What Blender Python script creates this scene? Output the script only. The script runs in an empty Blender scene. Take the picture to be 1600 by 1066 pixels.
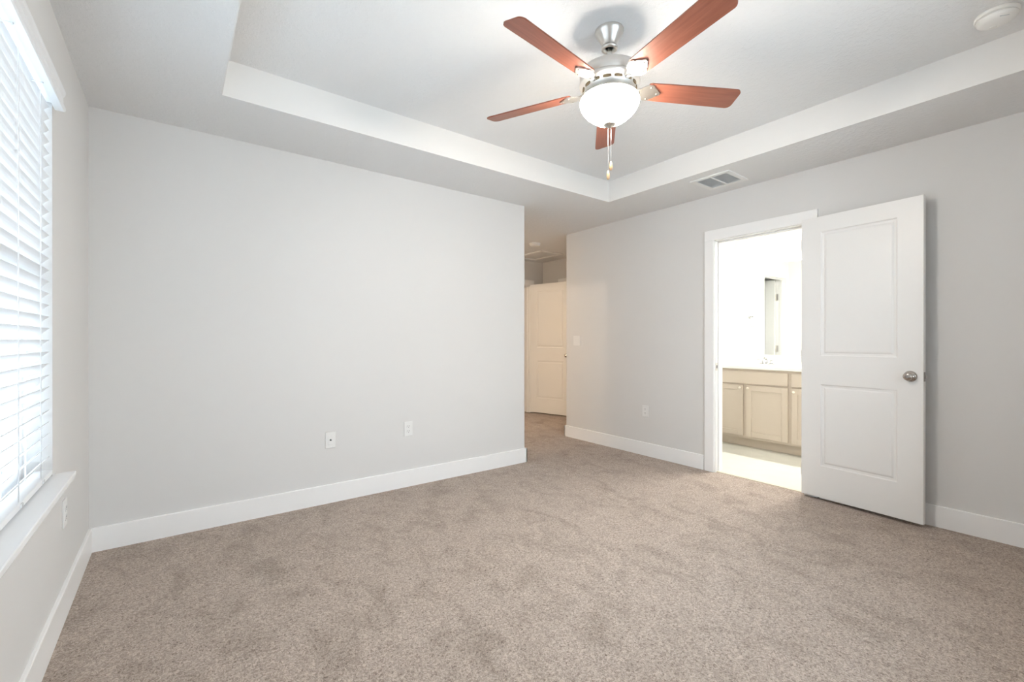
import bpy, bmesh, math, random
from mathutils import Vector, Matrix
random.seed(7)
C = bpy.context.scene
COL = C.collection
PI = math.pi
R = math.radians

# ------------------------------------------------------------------ camera
cam_d = bpy.data.cameras.new('camera')
cam = bpy.data.objects.new('camera', cam_d)
COL.objects.link(cam)
cam_d.sensor_width = 36.0
cam_d.sensor_fit = 'HORIZONTAL'
cam_d.lens = 36.0 * 700.467 / 1600.0
cam_d.clip_start = 0.02
cam.location = (0, 0, 1.1593)
cam.rotation_euler = (R(90 - 0.0613), 0, -R(36.963))
C.camera = cam

# ------------------------------------------------------------------ view
C.view_settings.view_transform = 'Standard'
C.view_settings.look = 'None'
C.view_settings.gamma = 1.0
C.view_settings.use_curve_mapping = False
C.view_settings.exposure = 0.05
C.cycles.max_bounces = 14
C.cycles.diffuse_bounces = 8
C.cycles.transparent_max_bounces = 16
C.cycles.sample_clamp_indirect = 8.0

# ------------------------------------------------------------------ daylight
W_SKY = 12.3
FAN_W = 116.0        # bulbs in the fan's bowl
BATH_W = 170.0
BATH_FILL = 70.0  # added dome, spreads fill light over the bathroom
CLOSET_W = 45.0
HALL_BATH_W = 125.0
HALL_FILL = 22.0  # added dome, lifts the hall floor and corner
w = bpy.data.worlds.new('world')
C.world = w
w.use_nodes = True
nt = w.node_tree
nt.nodes.clear()
tc = nt.nodes.new('ShaderNodeTexCoord')
sx = nt.nodes.new('ShaderNodeSeparateXYZ')
rp = nt.nodes.new('ShaderNodeValToRGB')
bg = nt.nodes.new('ShaderNodeBackground')
wo = nt.nodes.new('ShaderNodeOutputWorld')
mr = nt.nodes.new('ShaderNodeMapRange')
mr.inputs[1].default_value = -1.0
mr.inputs[2].default_value = 1.0
nt.links.new(tc.outputs['Generated'], sx.inputs[0])
nt.links.new(sx.outputs['Z'], mr.inputs[0])
nt.links.new(mr.outputs[0], rp.inputs[0])
nt.links.new(rp.outputs[0], bg.inputs[0])
nt.links.new(bg.outputs[0], wo.inputs[0])
e = rp.color_ramp.elements
e[0].position = 0.0
e[0].color = (0.60, 0.65, 0.72, 1)
e[1].position = 1.0
e[1].color = (0.62, 0.80, 1.0, 1)
a = e.new(0.47); a.color = (0.66, 0.71, 0.78, 1)
b = e.new(0.53); b.color = (0.84, 0.91, 1.0, 1)
bg.inputs[1].default_value = W_SKY


def portal(name, loc, rot, sx_, sy_):
    d = bpy.data.lights.new(name, 'AREA')
    d.shape = 'RECTANGLE'
    d.size = sx_
    d.size_y = sy_
    d.cycles.is_portal = True
    o = bpy.data.objects.new(name, d)
    COL.objects.link(o)
    o.location = loc
    o.rotation_euler = rot
    return o


portal('window_portal', (-0.56, 1.52, 1.385), (0, -R(90), 0), 1.5, 1.86)
portal('window_portal', (1.7, -0.66, 1.385), (-R(90), 0, 0), 1.6, 1.5)  # sky portal of the added window behind the viewer


def point(name, loc, watt, col, rad=0.05):
    d = bpy.data.lights.new(name, 'POINT')
    d.energy = watt
    d.color = col
    d.shadow_soft_size = rad
    o = bpy.data.objects.new(name, d)
    COL.objects.link(o)
    o.location = loc
    return o


# ------------------------------------------------------------------ materials
MATS = {}


def mat(name, col, rough=0.5, metal=0.0, bump=None, spec=0.5, var=None, emit=None):
    """bump = (scale, strength, distance); var = (scale, amount) gentle procedural colour variation."""
    if name in MATS:
        return MATS[name]
    m = bpy.data.materials.new(name)
    m.use_nodes = True
    t = m.node_tree
    p = t.nodes['Principled BSDF']
    p.inputs['Base Color'].default_value = (*col, 1)
    p.inputs['Roughness'].default_value = rough
    p.inputs['Metallic'].default_value = metal
    p.inputs['Specular IOR Level'].default_value = spec
    co = t.nodes.new('ShaderNodeTexCoord')
    if var:
        n = t.nodes.new('ShaderNodeTexNoise')
        n.inputs['Scale'].default_value = var[0]
        n.inputs['Detail'].default_value = 4
        t.links.new(co.outputs['Object'], n.inputs['Vector'])
        r_ = t.nodes.new('ShaderNodeValToRGB')
        k0, k1 = 1 - var[1], 1 + var[1]
        r_.color_ramp.elements[0].position = 0.3
        r_.color_ramp.elements[1].position = 0.7
        r_.color_ramp.elements[0].color = (*[min(1, c * k0) for c in col], 1)
        r_.color_ramp.elements[1].color = (*[min(1, c * k1) for c in col], 1)
        t.links.new(n.outputs[0], r_.inputs[0])
        t.links.new(r_.outputs[0], p.inputs['Base Color'])
    if bump:
        n = t.nodes.new('ShaderNodeTexNoise')
        n.inputs['Scale'].default_value = bump[0]
        n.inputs['Detail'].default_value = 3
        t.links.new(co.outputs['Object'], n.inputs['Vector'])
        bn = t.nodes.new('ShaderNodeBump')
        bn.inputs['Strength'].default_value = bump[1]
        bn.inputs['Distance'].default_value = bump[2]
        t.links.new(n.outputs[0], bn.inputs['Height'])
        t.links.new(bn.outputs[0], p.inputs['Normal'])
    if emit:
        p.inputs['Emission Color'].default_value = (*emit[0], 1)
        p.inputs['Emission Strength'].default_value = emit[1]
    MATS[name] = m
    return m


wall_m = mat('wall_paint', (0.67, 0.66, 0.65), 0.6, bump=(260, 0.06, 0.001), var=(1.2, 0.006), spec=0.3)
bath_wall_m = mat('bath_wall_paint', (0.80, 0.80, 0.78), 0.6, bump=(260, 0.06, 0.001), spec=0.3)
hall_wall_m = wall_m
trim_m = mat('trim_paint', (0.84, 0.835, 0.83), 0.35, var=(2.0, 0.004))
door_m = mat('door_paint', (0.80, 0.795, 0.785), 0.38, bump=(140, 0.04, 0.001))
plate_m = mat('plate_plastic', (0.755, 0.75, 0.74), 0.3, var=(20, 0.004))
dark_m = mat('dark_slot', (0.03, 0.03, 0.03), 0.5, var=(30, 0.05))
nickel_m = mat('brushed_nickel', (0.72, 0.69, 0.65), 0.34, 1.0, bump=(90, 0.03, 0.001))
chrome_m = mat('chrome', (0.5, 0.5, 0.5), 0.12, 1.0, var=(8, 0.01))
blind_m = mat('blind_vinyl', (0.76, 0.77, 0.785), 0.4, var=(5, 0.005))
cord_m = mat('cord', (0.82, 0.83, 0.84), 0.7, var=(200, 0.03))
cab_m = mat('cabinet_paint', (0.53, 0.46, 0.385), 0.4, var=(3, 0.01))
marble_m = mat('cultured_marble', (0.86, 0.85, 0.81), 0.15, var=(6, 0.01))
sill_m = mat('sill_marble', (0.84, 0.85, 0.86), 0.22, var=(6, 0.01))
vinyl_m = mat('bath_vinyl', (0.62, 0.61, 0.55), 0.35, var=(9, 0.03))
grille_m = mat('vent_paint', (0.80, 0.80, 0.79), 0.4, var=(15, 0.004))
duct_m = mat('duct', (0.52, 0.54, 0.56), 0.6, var=(15, 0.05))
fob_m = mat('fob_wood', (0.62, 0.40, 0.22), 0.4, var=(60, 0.1))
upvc_m = mat('window_vinyl', (0.85, 0.85, 0.85), 0.35, var=(5, 0.004))
detector_m = mat('detector_plastic', (0.80, 0.79, 0.76), 0.35, var=(15, 0.004))
bounce_ground_m = mat('pale_ground', (0.68, 0.68, 0.67), 0.9, var=(3, 0.08))  # outside ground kept pale so it bounces daylight up through the windows
sub_m = mat('threshold', (0.66, 0.60, 0.48), 0.4, var=(15, 0.04))


def ceiling_mat():
    m = bpy.data.materials.new('ceiling_texture')
    m.use_nodes = True
    t = m.node_tree
    p = t.nodes['Principled BSDF']
    p.inputs['Base Color'].default_value = (0.77, 0.77, 0.77, 1)
    p.inputs['Roughness'].default_value = 0.8
    p.inputs['Specular IOR Level'].default_value = 0.2
    co = t.nodes.new('ShaderNodeTexCoord')
    n = t.nodes.new('ShaderNodeTexNoise')
    n.inputs['Scale'].default_value = 42
    n.inputs['Detail'].default_value = 5
    n.inputs['Roughness'].default_value = 0.6
    rr = t.nodes.new('ShaderNodeValToRGB')
    rr.color_ramp.elements[0].position = 0.46
    rr.color_ramp.elements[1].position = 0.62
    bn = t.nodes.new('ShaderNodeBump')
    bn.inputs['Strength'].default_value = 0.35
    bn.inputs['Distance'].default_value = 0.003
    t.links.new(co.outputs['Object'], n.inputs['Vector'])
    t.links.new(n.outputs[0], rr.inputs[0])
    t.links.new(rr.outputs[0], bn.inputs['Height'])
    t.links.new(bn.outputs[0], p.inputs['Normal'])
    return m


def carpet_mat():
    m = bpy.data.materials.new('carpet')
    m.use_nodes = True
    t = m.node_tree
    p = t.nodes['Principled BSDF']
    p.inputs['Roughness'].default_value = 0.95
    p.inputs['Specular IOR Level'].default_value = 0.1
    try:
        p.inputs['Sheen Weight'].default_value = 0.15
        p.inputs['Sheen Roughness'].default_value = 0.5
    except Exception:
        pass
    co = t.nodes.new('ShaderNodeTexCoord')
    L = t.links.new

    def noise(scale, detail, rough=0.5, dist=0.0, stretch=None):
        n = t.nodes.new('ShaderNodeTexNoise')
        n.inputs['Scale'].default_value = scale
        n.inputs['Detail'].default_value = detail
        n.inputs['Roughness'].default_value = rough
        n.inputs['Distortion'].default_value = dist
        if stretch:
            mp = t.nodes.new('ShaderNodeMapping')
            mp.inputs['Scale'].default_value = stretch
            mp.inputs['Rotation'].default_value = (0, 0, 0.6)
            L(co.outputs['Object'], mp.inputs[0])
            L(mp.outputs[0], n.inputs['Vector'])
        else:
            L(co.outputs['Object'], n.inputs['Vector'])
        return n

    def ramp(n, p0, c0, p1, c1):
        r_ = t.nodes.new('ShaderNodeValToRGB')
        r_.color_ramp.elements[0].position = p0
        r_.color_ramp.elements[1].position = p1
        r_.color_ramp.elements[0].color = (*c0, 1)
        r_.color_ramp.elements[1].color = (*c1, 1)
        L(n.outputs[0], r_.inputs[0])
        return r_

    def mul(a_, b_):
        x = t.nodes.new('ShaderNodeMix')
        x.data_type = 'RGBA'
        x.blend_type = 'MULTIPLY'
        x.inputs['Factor'].default_value = 1.0
        L(a_.outputs[0] if a_.type != 'MIX' else a_.outputs[2], x.inputs[6])
        L(b_.outputs[0] if b_.type != 'MIX' else b_.outputs[2], x.inputs[7])
        return x
    tuft = noise(105, 4, 0.62, 1.2)
    base = ramp(tuft, 0.30, (0.175, 0.130, 0.104), 0.62, (0.575, 0.480, 0.412))
    blotch = noise(6.0, 5, 0.66, 0.6, (1.0, 0.62, 1.0))     # footprints and brushed pile
    bl = ramp(blotch, 0.33, (0.78, 0.765, 0.75), 0.52, (1.0, 1.0, 1.0))
    mid = noise(15, 3, 0.6)
    ml = ramp(mid, 0.30, (0.90, 0.89, 0.885), 0.6, (1.0, 1.0, 1.0))
    col = mul(mul(base, bl), ml)
    L(col.outputs[2], p.inputs['Base Color'])
    bn = t.nodes.new('ShaderNodeBump')
    bn.inputs['Strength'].default_value = 0.75
    bn.inputs['Distance'].default_value = 0.008
    L(tuft.outputs[0], bn.inputs['Height'])
    L(bn.outputs[0], p.inputs['Normal'])
    return m


def wood_mat():
    m = bpy.data.materials.new('cherry_blade')
    m.use_nodes = True
    t = m.node_tree
    p = t.nodes['Principled BSDF']
    p.inputs['Roughness'].default_value = 0.35
    co = t.nodes.new('ShaderNodeTexCoord')
    mp = t.nodes.new('ShaderNodeMapping')
    mp.inputs['Scale'].default_value = (2.5, 40, 40)
    n = t.nodes.new('ShaderNodeTexNoise')
    n.inputs['Scale'].default_value = 1.6
    n.inputs['Detail'].default_value = 6
    n.inputs['Distortion'].default_value = 0.6
    r_ = t.nodes.new('ShaderNodeValToRGB')
    r_.color_ramp.elements[0].position = 0.25
    r_.color_ramp.elements[1].position = 0.75
    r_.color_ramp.elements[0].color = (0.185, 0.056, 0.034, 1)
    r_.color_ramp.elements[1].color = (0.275, 0.095, 0.058, 1)
    t.links.new(co.outputs['Object'], mp.inputs[0])
    t.links.new(mp.outputs[0], n.inputs['Vector'])
    t.links.new(n.outputs[0], r_.inputs[0])
    t.links.new(r_.outputs[0], p.inputs['Base Color'])
    return m


def glass_mat():
    m = bpy.data.materials.new('window_glass')
    m.use_nodes = True
    t = m.node_tree
    t.nodes.clear()
    o = t.nodes.new('ShaderNodeOutputMaterial')
    mx = t.nodes.new('ShaderNodeMixShader')
    tr = t.nodes.new('ShaderNodeBsdfTransparent')
    gl = t.nodes.new('ShaderNodeBsdfGlossy')
    gl.inputs['Roughness'].default_value = 0.02
    fr = t.nodes.new('ShaderNodeFresnel')
    fr.inputs[0].default_value = 1.3
    tr.inputs[0].default_value = (0.95, 0.97, 0.96, 1)
    t.links.new(fr.outputs[0], mx.inputs[0])
    t.links.new(tr.outputs[0], mx.inputs[1])
    t.links.new(gl.outputs[0], mx.inputs[2])
    t.links.new(mx.outputs[0], o.inputs[0])
    return m


def mirror_mat():
    m = bpy.data.materials.new('mirror_silver')
    m.use_nodes = True
    p = m.node_tree.nodes['Principled BSDF']
    p.inputs['Base Color'].default_value = (0.86, 0.88, 0.86, 1)
    p.inputs['Metallic'].default_value = 1.0
    p.inputs['Roughness'].default_value = 0.0
    return m


ceil_m = ceiling_mat()
carpet_m = carpet_mat()
wood_m = wood_mat()
glass_m = glass_mat()
mirror_m = mirror_mat()


# ------------------------------------------------------------------ helpers
class MB:
    """Collects shapes into ONE mesh."""

    def __init__(s):
        s.bm = bmesh.new()

    def box(s, x0, x1, y0, y1, z0, z1):
        v = [s.bm.verts.new(p) for p in ((x0, y0, z0), (x1, y0, z0), (x1, y1, z0), (x0, y1, z0),
                                         (x0, y0, z1), (x1, y0, z1), (x1, y1, z1), (x0, y1, z1))]
        for f in ((3, 2, 1, 0), (4, 5, 6, 7), (0, 1, 5, 4), (1, 2, 6, 5), (2, 3, 7, 6), (3, 0, 4, 7)):
            s.bm.faces.new([v[i] for i in f])
        return s

    def bbox(s, x0, x1, y0, y1, z0, z1, bev=0.003, seg=2):
        t = bmesh.new()
        u = MB.__new__(MB)
        u.bm = t
        u.box(x0, x1, y0, y1, z0, z1)
        bmesh.ops.bevel(t, geom=t.edges[:], offset=bev, segments=seg, profile=0.5, affect='EDGES')
        s.merge(t)
        return s

    def merge(s, other, M=None):
        mp = {}
        for v in other.verts:
            mp[v] = s.bm.verts.new((M @ v.co) if M else v.co)
        for f in other.faces:
            try:
                nf = s.bm.faces.new([mp[v] for v in f.verts])
                nf.smooth = f.smooth
            except ValueError:
                pass
        other.free()

    def prism(s, pts, z0, z1, M=None, smooth=False):
        """closed polygon in local xy extruded along local z."""
        M = M or Matrix()
        lo = [s.bm.verts.new(M @ Vector((x, y, z0))) for x, y in pts]
        hi = [s.bm.verts.new(M @ Vector((x, y, z1))) for x, y in pts]
        n = len(pts)
        s.bm.faces.new(lo[::-1])
        s.bm.faces.new(hi)
        for i in range(n):
            f = s.bm.faces.new((lo[i], lo[(i + 1) % n], hi[(i + 1) % n], hi[i]))
            f.smooth = smooth
        return s

    def lathe(s, prof, n=32, M=None, cap=True):
        """prof: list of (radius, z), turned about local z."""
        M = M or Matrix()
        rings = []
        for r_, z in prof:
            if r_ < 1e-5:
                rings.append([s.bm.verts.new(M @ Vector((0, 0, z)))])
            else:
                rings.append([s.bm.verts.new(M @ Vector((r_ * math.cos(2 * PI * k / n), r_ * math.sin(2 * PI * k / n), z)))
                              for k in range(n)])
        for a_, b_ in zip(rings, rings[1:]):
            for k in range(n):
                q = [a_[k % len(a_)], a_[(k + 1) % n % len(a_)], b_[(k + 1) % n % len(b_)], b_[k % len(b_)]]
                u = []
                for v in q:
                    if v not in u:
                        u.append(v)
                if len(u) >= 3:
                    try:
                        s.bm.faces.new(u).smooth = True
                    except ValueError:
                        pass
        if cap:
            for ring in (rings[0], rings[-1]):
                if len(ring) > 2:
                    try:
                        s.bm.faces.new(ring)
                    except ValueError:
                        pass
        return s

    def tube(s, pts, rad, n=8, closed=False):
        pts = [Vector(p) for p in pts]
        rads = rad if isinstance(rad, (list, tuple)) else [rad] * len(pts)
        rings = []
        prev = None
        N = len(pts)
        for i, p in enumerate(pts):
            if closed:
                d = pts[(i + 1) % N] - pts[i - 1]
            else:
                d = pts[min(i + 1, N - 1)] - pts[max(i - 1, 0)]
            d.normalize()
            ref = prev if prev is not None else (Vector((0, 0, 1)) if abs(d.z) < 0.9 else Vector((1, 0, 0)))
            x = (ref - d * ref.dot(d)).normalized()
            prev = x
            y = d.cross(x)
            rings.append([s.bm.verts.new(p + (x * math.cos(2 * PI * k / n) + y * math.sin(2 * PI * k / n)) * rads[i])
                          for k in range(n)])
        pairs = list(zip(rings, rings[1:]))
        if closed:
            pairs.append((rings[-1], rings[0]))
        for a_, b_ in pairs:
            for k in range(n):
                s.bm.faces.new((a_[k], a_[(k + 1) % n], b_[(k + 1) % n], b_[k])).smooth = True
        if not closed:
            s.bm.faces.new(rings[0][::-1])
            s.bm.faces.new(rings[-1])
        return s

    def build(s, name, m, parent=None, loc=None, rotz=None):
        bmesh.ops.recalc_face_normals(s.bm, faces=s.bm.faces[:])
        me = bpy.data.meshes.new(name)
        s.bm.to_mesh(me)
        s.bm.free()
        o = bpy.data.objects.new(name, me)
        COL.objects.link(o)
        me.materials.append(m)
        if parent:
            o.parent = parent
        if loc:
            o.location = loc
        if rotz:
            o.rotation_euler[2] = rotz
        return o


def tag(o, label=None, cat=None, group=None, kind=None):
    if label:
        o['label'] = label
    if cat:
        o['category'] = cat
    if group:
        o['group'] = group
    if kind:
        o['kind'] = kind
    return o


def empty(name, loc, rz=0.0, label=None, cat=None, group=None):
    o = bpy.data.objects.new(name, None)
    o.empty_display_size = 0.1
    COL.objects.link(o)
    o.location = loc
    o.rotation_euler = (0, 0, rz)
    return tag(o, label, cat, group)


def struct(o, label=None, cat=None):
    return tag(o, label, cat, None, 'structure')


def kids(o):
    return [c for c in bpy.data.objects if c.parent == o]


def copy_tree(o, parent=None):
    c = o.copy()
    COL.objects.link(c)
    c.parent = parent
    for ch in kids(o):
        copy_tree(ch, c)
    return c


# ------------------------------------------------------------------ dimensions
XL, XR = -0.3756, 3.797        # bedroom side walls
YB, YN = 3.347, -0.49          # bedroom far and near walls
XH = 2.678                     # end of the far wall (hall opening)
YE = 3.959                     # end of the right wall
TH = 0.115
H0, H1 = 2.44, 2.632           # low ceiling, tray ceiling
TX0, TX1, TY0, TY1 = 0.195, 3.2155, 0.078, 2.7816
HX, HY = 4.855, 5.608          # inner corner of the hall
BX0, BX1 = XR + TH, 5.5        # bathroom
BY0, BY1 = 0.45, 2.764
DY0, DY1 = 1.366, 2.085        # bathroom door opening in the right wall
DZ = 2.045
WY0, WY1, WZ0, WZ1 = 0.60, 2.44, 0.637, 2.13    # window opening, left wall
VX0, VX1 = 0.9, 2.5                              # opening of the added fill window, near wall
OX0, OX1 = 3.82, 4.578                           # doorway in the hall's far wall
CY0, CY1 = 3.60, 4.30                            # closet doorway in the hall's left wall
GY0, GY1 = 4.62, 5.38                           # second doorway in the hall's left wall
SX0, SX1 = 4.04, 4.722                           # doorway in the bathroom's side wall
EY0, EY1 = 4.40, 5.137                           # doorway in the hall's right wall
SWAY0 = BY1 + TH                                 # little room behind the bathroom
TOP = 2.75

# ------------------------------------------------------------------ floors
m_ = MB()
m_.box(XL - 0.15, XR + 0.035, YN - 0.15, YE, -0.06, 0)
m_.box(XL - 0.15, XR + 0.035, YE, 7.2, -0.06, 0)
m_.box(XR + 0.035, HX + 1.2, YE - 0.06, 7.2, -0.06, 0)
struct(m_.build('floor', carpet_m), 'beige plush carpet across the bedroom and hall', 'carpet')
m_ = MB()
m_.box(XR + 0.035, BX1 + 0.1, BY0 - 0.1, YE - 0.06, -0.06, -0.002)
struct(m_.build('floor_bathroom', vinyl_m), 'pale vinyl floor of the bathroom', 'floor')
m_ = MB()
m_.bbox(XR + 0.018, XR + 0.05, DY0, DY1, -0.01, 0.007, 0.004)
struct(m_.build('trim_threshold', sub_m), 'thin pale strip where the carpet meets the bathroom floor', 'threshold')
m_ = MB()
m_.box(-14, 16, -14, 18, -0.6, -0.5)
struct(m_.build('ground', bounce_ground_m), 'unseen ground outside the house, made pale to bounce light indoors', 'ground')

# ------------------------------------------------------------------ walls
m_ = MB()
T = 0.15
m_.box(XL - T, XL, YN - T, WY0, 0, TOP)
m_.box(XL - T, XL, WY1, 7.2, 0, TOP)
m_.box(XL - T, XL, WY0, WY1, 0, WZ0 - 0.021)
m_.box(XL - T, XL, WY0, WY1, WZ1, TOP)
struct(m_.build('wall_left', wall_m), 'grey painted wall around the window with blinds', 'wall')
m_ = MB()
# far wall with a rounded drywall corner at its end
rr = 0.02
pts = [(XL, YB)]
for k in range(7):
    a_ = -PI / 2 + k * PI / 12
    pts.append((XH - rr + rr * math.cos(a_), YB + rr + rr * math.sin(a_)))
pts += [(XH, YB + TH), (XL, YB + TH)]
m_.prism(pts, 0, TOP)
m_.box(XH - TH, XH, YB + TH, CY0, 0, TOP)
m_.box(XH - TH, XH, CY0, CY1, 2.04, TOP)
m_.box(XH - TH, XH, CY1, GY0, 0, TOP)
m_.box(XH - TH, XH, GY0, GY1, 2.04, TOP)
m_.box(XH - TH, XH, GY1, HY, 0, TOP)
m_.box(XL, XH - TH, 4.40, 4.50, 0, TOP)
struct(m_.build('wall_back', wall_m), 'long plain grey wall left of the hall opening', 'wall')
m_ = MB()
m_.box(XR, XR + TH, YN - T, DY0, 0, TOP)
m_.box(XR, XR + TH, DY0, DY1, DZ, TOP)
pts = [(XR, DY1)]
for k in range(7):
    a_ = PI - k * PI / 12
    pts.append((XR + rr + rr * math.cos(a_), YE - rr + rr * math.sin(a_)))
pts += [(XR + TH, YE), (XR + TH, DY1)]
m_.prism(pts[::-1], 0, TOP)
struct(m_.build('wall_right', wall_m), 'grey wall around the bathroom doorway', 'wall')
m_ = MB()
m_.box(XL, VX0, YN - T, YN, 0, TOP)
m_.box(VX1, XR, YN - T, YN, 0, TOP)
m_.box(VX0, VX1, YN - T, YN, 0, WZ0 - 0.021)
m_.box(VX0, VX1, YN - T, YN, WZ1, TOP)
struct(m_.build('wall_front', wall_m), 'grey wall behind the viewer', 'wall')
m_ = MB()
m_.box(XR + TH, HX + TH, YE - TH, YE, 0, TOP)
struct(m_.build('wall_hall_near', hall_wall_m), 'hall wall turning right behind the bedroom wall', 'wall')
m_ = MB()
m_.box(HX, HX + TH, YE, EY0, 0, TOP)
m_.box(HX, HX + TH, EY1, 7.2, 0, TOP)
m_.box(HX, HX + TH, EY0, EY1, 2.045, TOP)
struct(m_.build('wall_hall_right', hall_wall_m), 'right side wall at the end of the hall', 'wall')
m_ = MB()
m_.box(XL, OX0, HY, HY + TH, 0, TOP)
m_.box(OX1, HX, HY, HY + TH, 0, TOP)
m_.box(OX0, OX1, HY, HY + TH, 2.045, TOP)
struct(m_.build('wall_hall_end', hall_wall_m), 'far end wall of the hall above the open door', 'wall')
m_ = MB()
m_.box(XL - T, HX + TH, 7.05, 7.2, 0, TOP)  # unseen closing walls, put in so no sky light leaks through the hall
m_.box(HX + TH + 0.9, HX + TH + 1.0, YE - TH, 5.6, 0, TOP)
m_.box(HX + TH, HX + TH + 1.0, 5.5, 5.6, 0, TOP)
struct(m_.build('wall_beyond', hall_wall_m), 'unseen plain wall beyond the hall, added to keep sky light out', 'wall')
# bathroom
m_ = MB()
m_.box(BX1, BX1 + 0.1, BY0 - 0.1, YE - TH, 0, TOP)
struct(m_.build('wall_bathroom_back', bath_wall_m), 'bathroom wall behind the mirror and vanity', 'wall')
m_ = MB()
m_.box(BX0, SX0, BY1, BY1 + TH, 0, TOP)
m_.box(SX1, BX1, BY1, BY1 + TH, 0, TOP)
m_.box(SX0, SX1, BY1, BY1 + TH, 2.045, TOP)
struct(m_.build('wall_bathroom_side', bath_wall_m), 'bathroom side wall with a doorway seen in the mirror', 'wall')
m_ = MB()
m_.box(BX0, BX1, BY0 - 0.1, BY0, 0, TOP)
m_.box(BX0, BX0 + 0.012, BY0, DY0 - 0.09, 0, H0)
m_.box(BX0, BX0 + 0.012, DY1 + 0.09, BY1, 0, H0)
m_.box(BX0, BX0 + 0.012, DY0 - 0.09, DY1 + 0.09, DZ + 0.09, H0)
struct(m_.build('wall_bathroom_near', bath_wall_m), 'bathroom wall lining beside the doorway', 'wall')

# ------------------------------------------------------------------ ceilings
m_ = MB()
m_.box(XL - 0.01, TX0, YN - 0.01, YB + 0.02, H0, TOP)
m_.box(TX1, XR + 0.01, YN - 0.01, YB + 0.02, H0, TOP)
m_.box(TX0, TX1, YN - 0.01, TY0, H0, TOP)
m_.box(TX0, TX1, TY1, YB + 0.02, H0, TOP)
m_.box(TX0, TX1, TY0, TY1, H1, TOP)
m_.box(XL - 0.01, HX + 1.1, YB + 0.02, 7.1, H0, TOP)
m_.box(XR + 0.01, BX1 + 0.05, BY0 - 0.05, YB + 0.02, H0, TOP)
struct(m_.build('ceiling', ceil_m), 'white textured ceiling with a raised rectangular tray', 'ceiling')
# painted tray faces are smooth and the wall colour
m_ = MB()
q = 0.004
m_.box(TX0, TX0 + q, TY0, TY1, H0, H1)
m_.box(TX1 - q, TX1, TY0, TY1, H0, H1)
m_.box(TX0, TX1, TY0, TY0 + q, H0, H1)
m_.box(TX0, TX1, TY1 - q, TY1, H0, H1)
tray_m = mat('tray_paint', (0.755, 0.74, 0.72), 0.6, bump=(200, 0.05, 0.001))
struct(m_.build('trim_tray', tray_m), 'smooth pale upright faces around the ceiling tray', 'ceiling tray')


# ------------------------------------------------------------------ baseboards
BH, BT = 0.132, 0.014


def base_run(m, x0, x1, y0, y1):
    """board with an eased top edge"""
    m.bbox(x0, x1, y0, y1, -0.004, BH, 0.004)


m_ = MB()
base_run(m_, XL - 0.003, XL + BT, YN, YB)
struct(m_.build('baseboard_left', trim_m), 'white baseboard under the window', 'baseboard')
m_ = MB()
base_run(m_, XL, XH + BT, YB - BT, YB + 0.003)
base_run(m_, XH - 0.003, XH + BT, YB - BT, CY0 - 0.085)
base_run(m_, XH - 0.003, XH + BT, CY1 + 0.085, GY0 - 0.085)
base_run(m_, XH - 0.003, XH + BT, GY1 + 0.085, HY)
struct(m_.build('baseboard_back', trim_m), 'white baseboard along the long plain wall', 'baseboard')
m_ = MB()
base_run(m_, XR - BT, XR + 0.003, YN, DY0 - 0.094)
base_run(m_, XR - BT, XR + 0.003, DY1 + 0.094, YE + BT)
base_run(m_, XR - BT, HX, YE - 0.003, YE + BT)
struct(m_.build('baseboard_right', trim_m), 'white baseboard along the bathroom door wall', 'baseboard')
m_ = MB()
base_run(m_, XL, XR, YN - 0.003, YN + BT)
struct(m_.build('baseboard_front', trim_m), 'white baseboard on the wall behind the viewer', 'baseboard')
m_ = MB()
base_run(m_, HX - BT, HX + 0.003, YE, EY0 - 0.09)
base_run(m_, HX - BT, HX + 0.003, EY1 + 0.09, HY)
base_run(m_, XH, OX0 - 0.09, HY - BT, HY + 0.003)
base_run(m_, OX1 + 0.09, HX, HY - BT, HY + 0.003)
struct(m_.build('baseboard_hall', trim_m), 'white baseboard around the end of the hall', 'baseboard')
m_ = MB()
base_run(m_, BX0 + 0.009, BX0 + 0.026, DY1 + 0.09, BY1)
base_run(m_, BX0 + 0.009, BX0 + 0.026, BY0, DY0 - 0.09)
struct(m_.build('baseboard_bathroom', trim_m), 'white baseboard inside the bathroom', 'baseboard')


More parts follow.
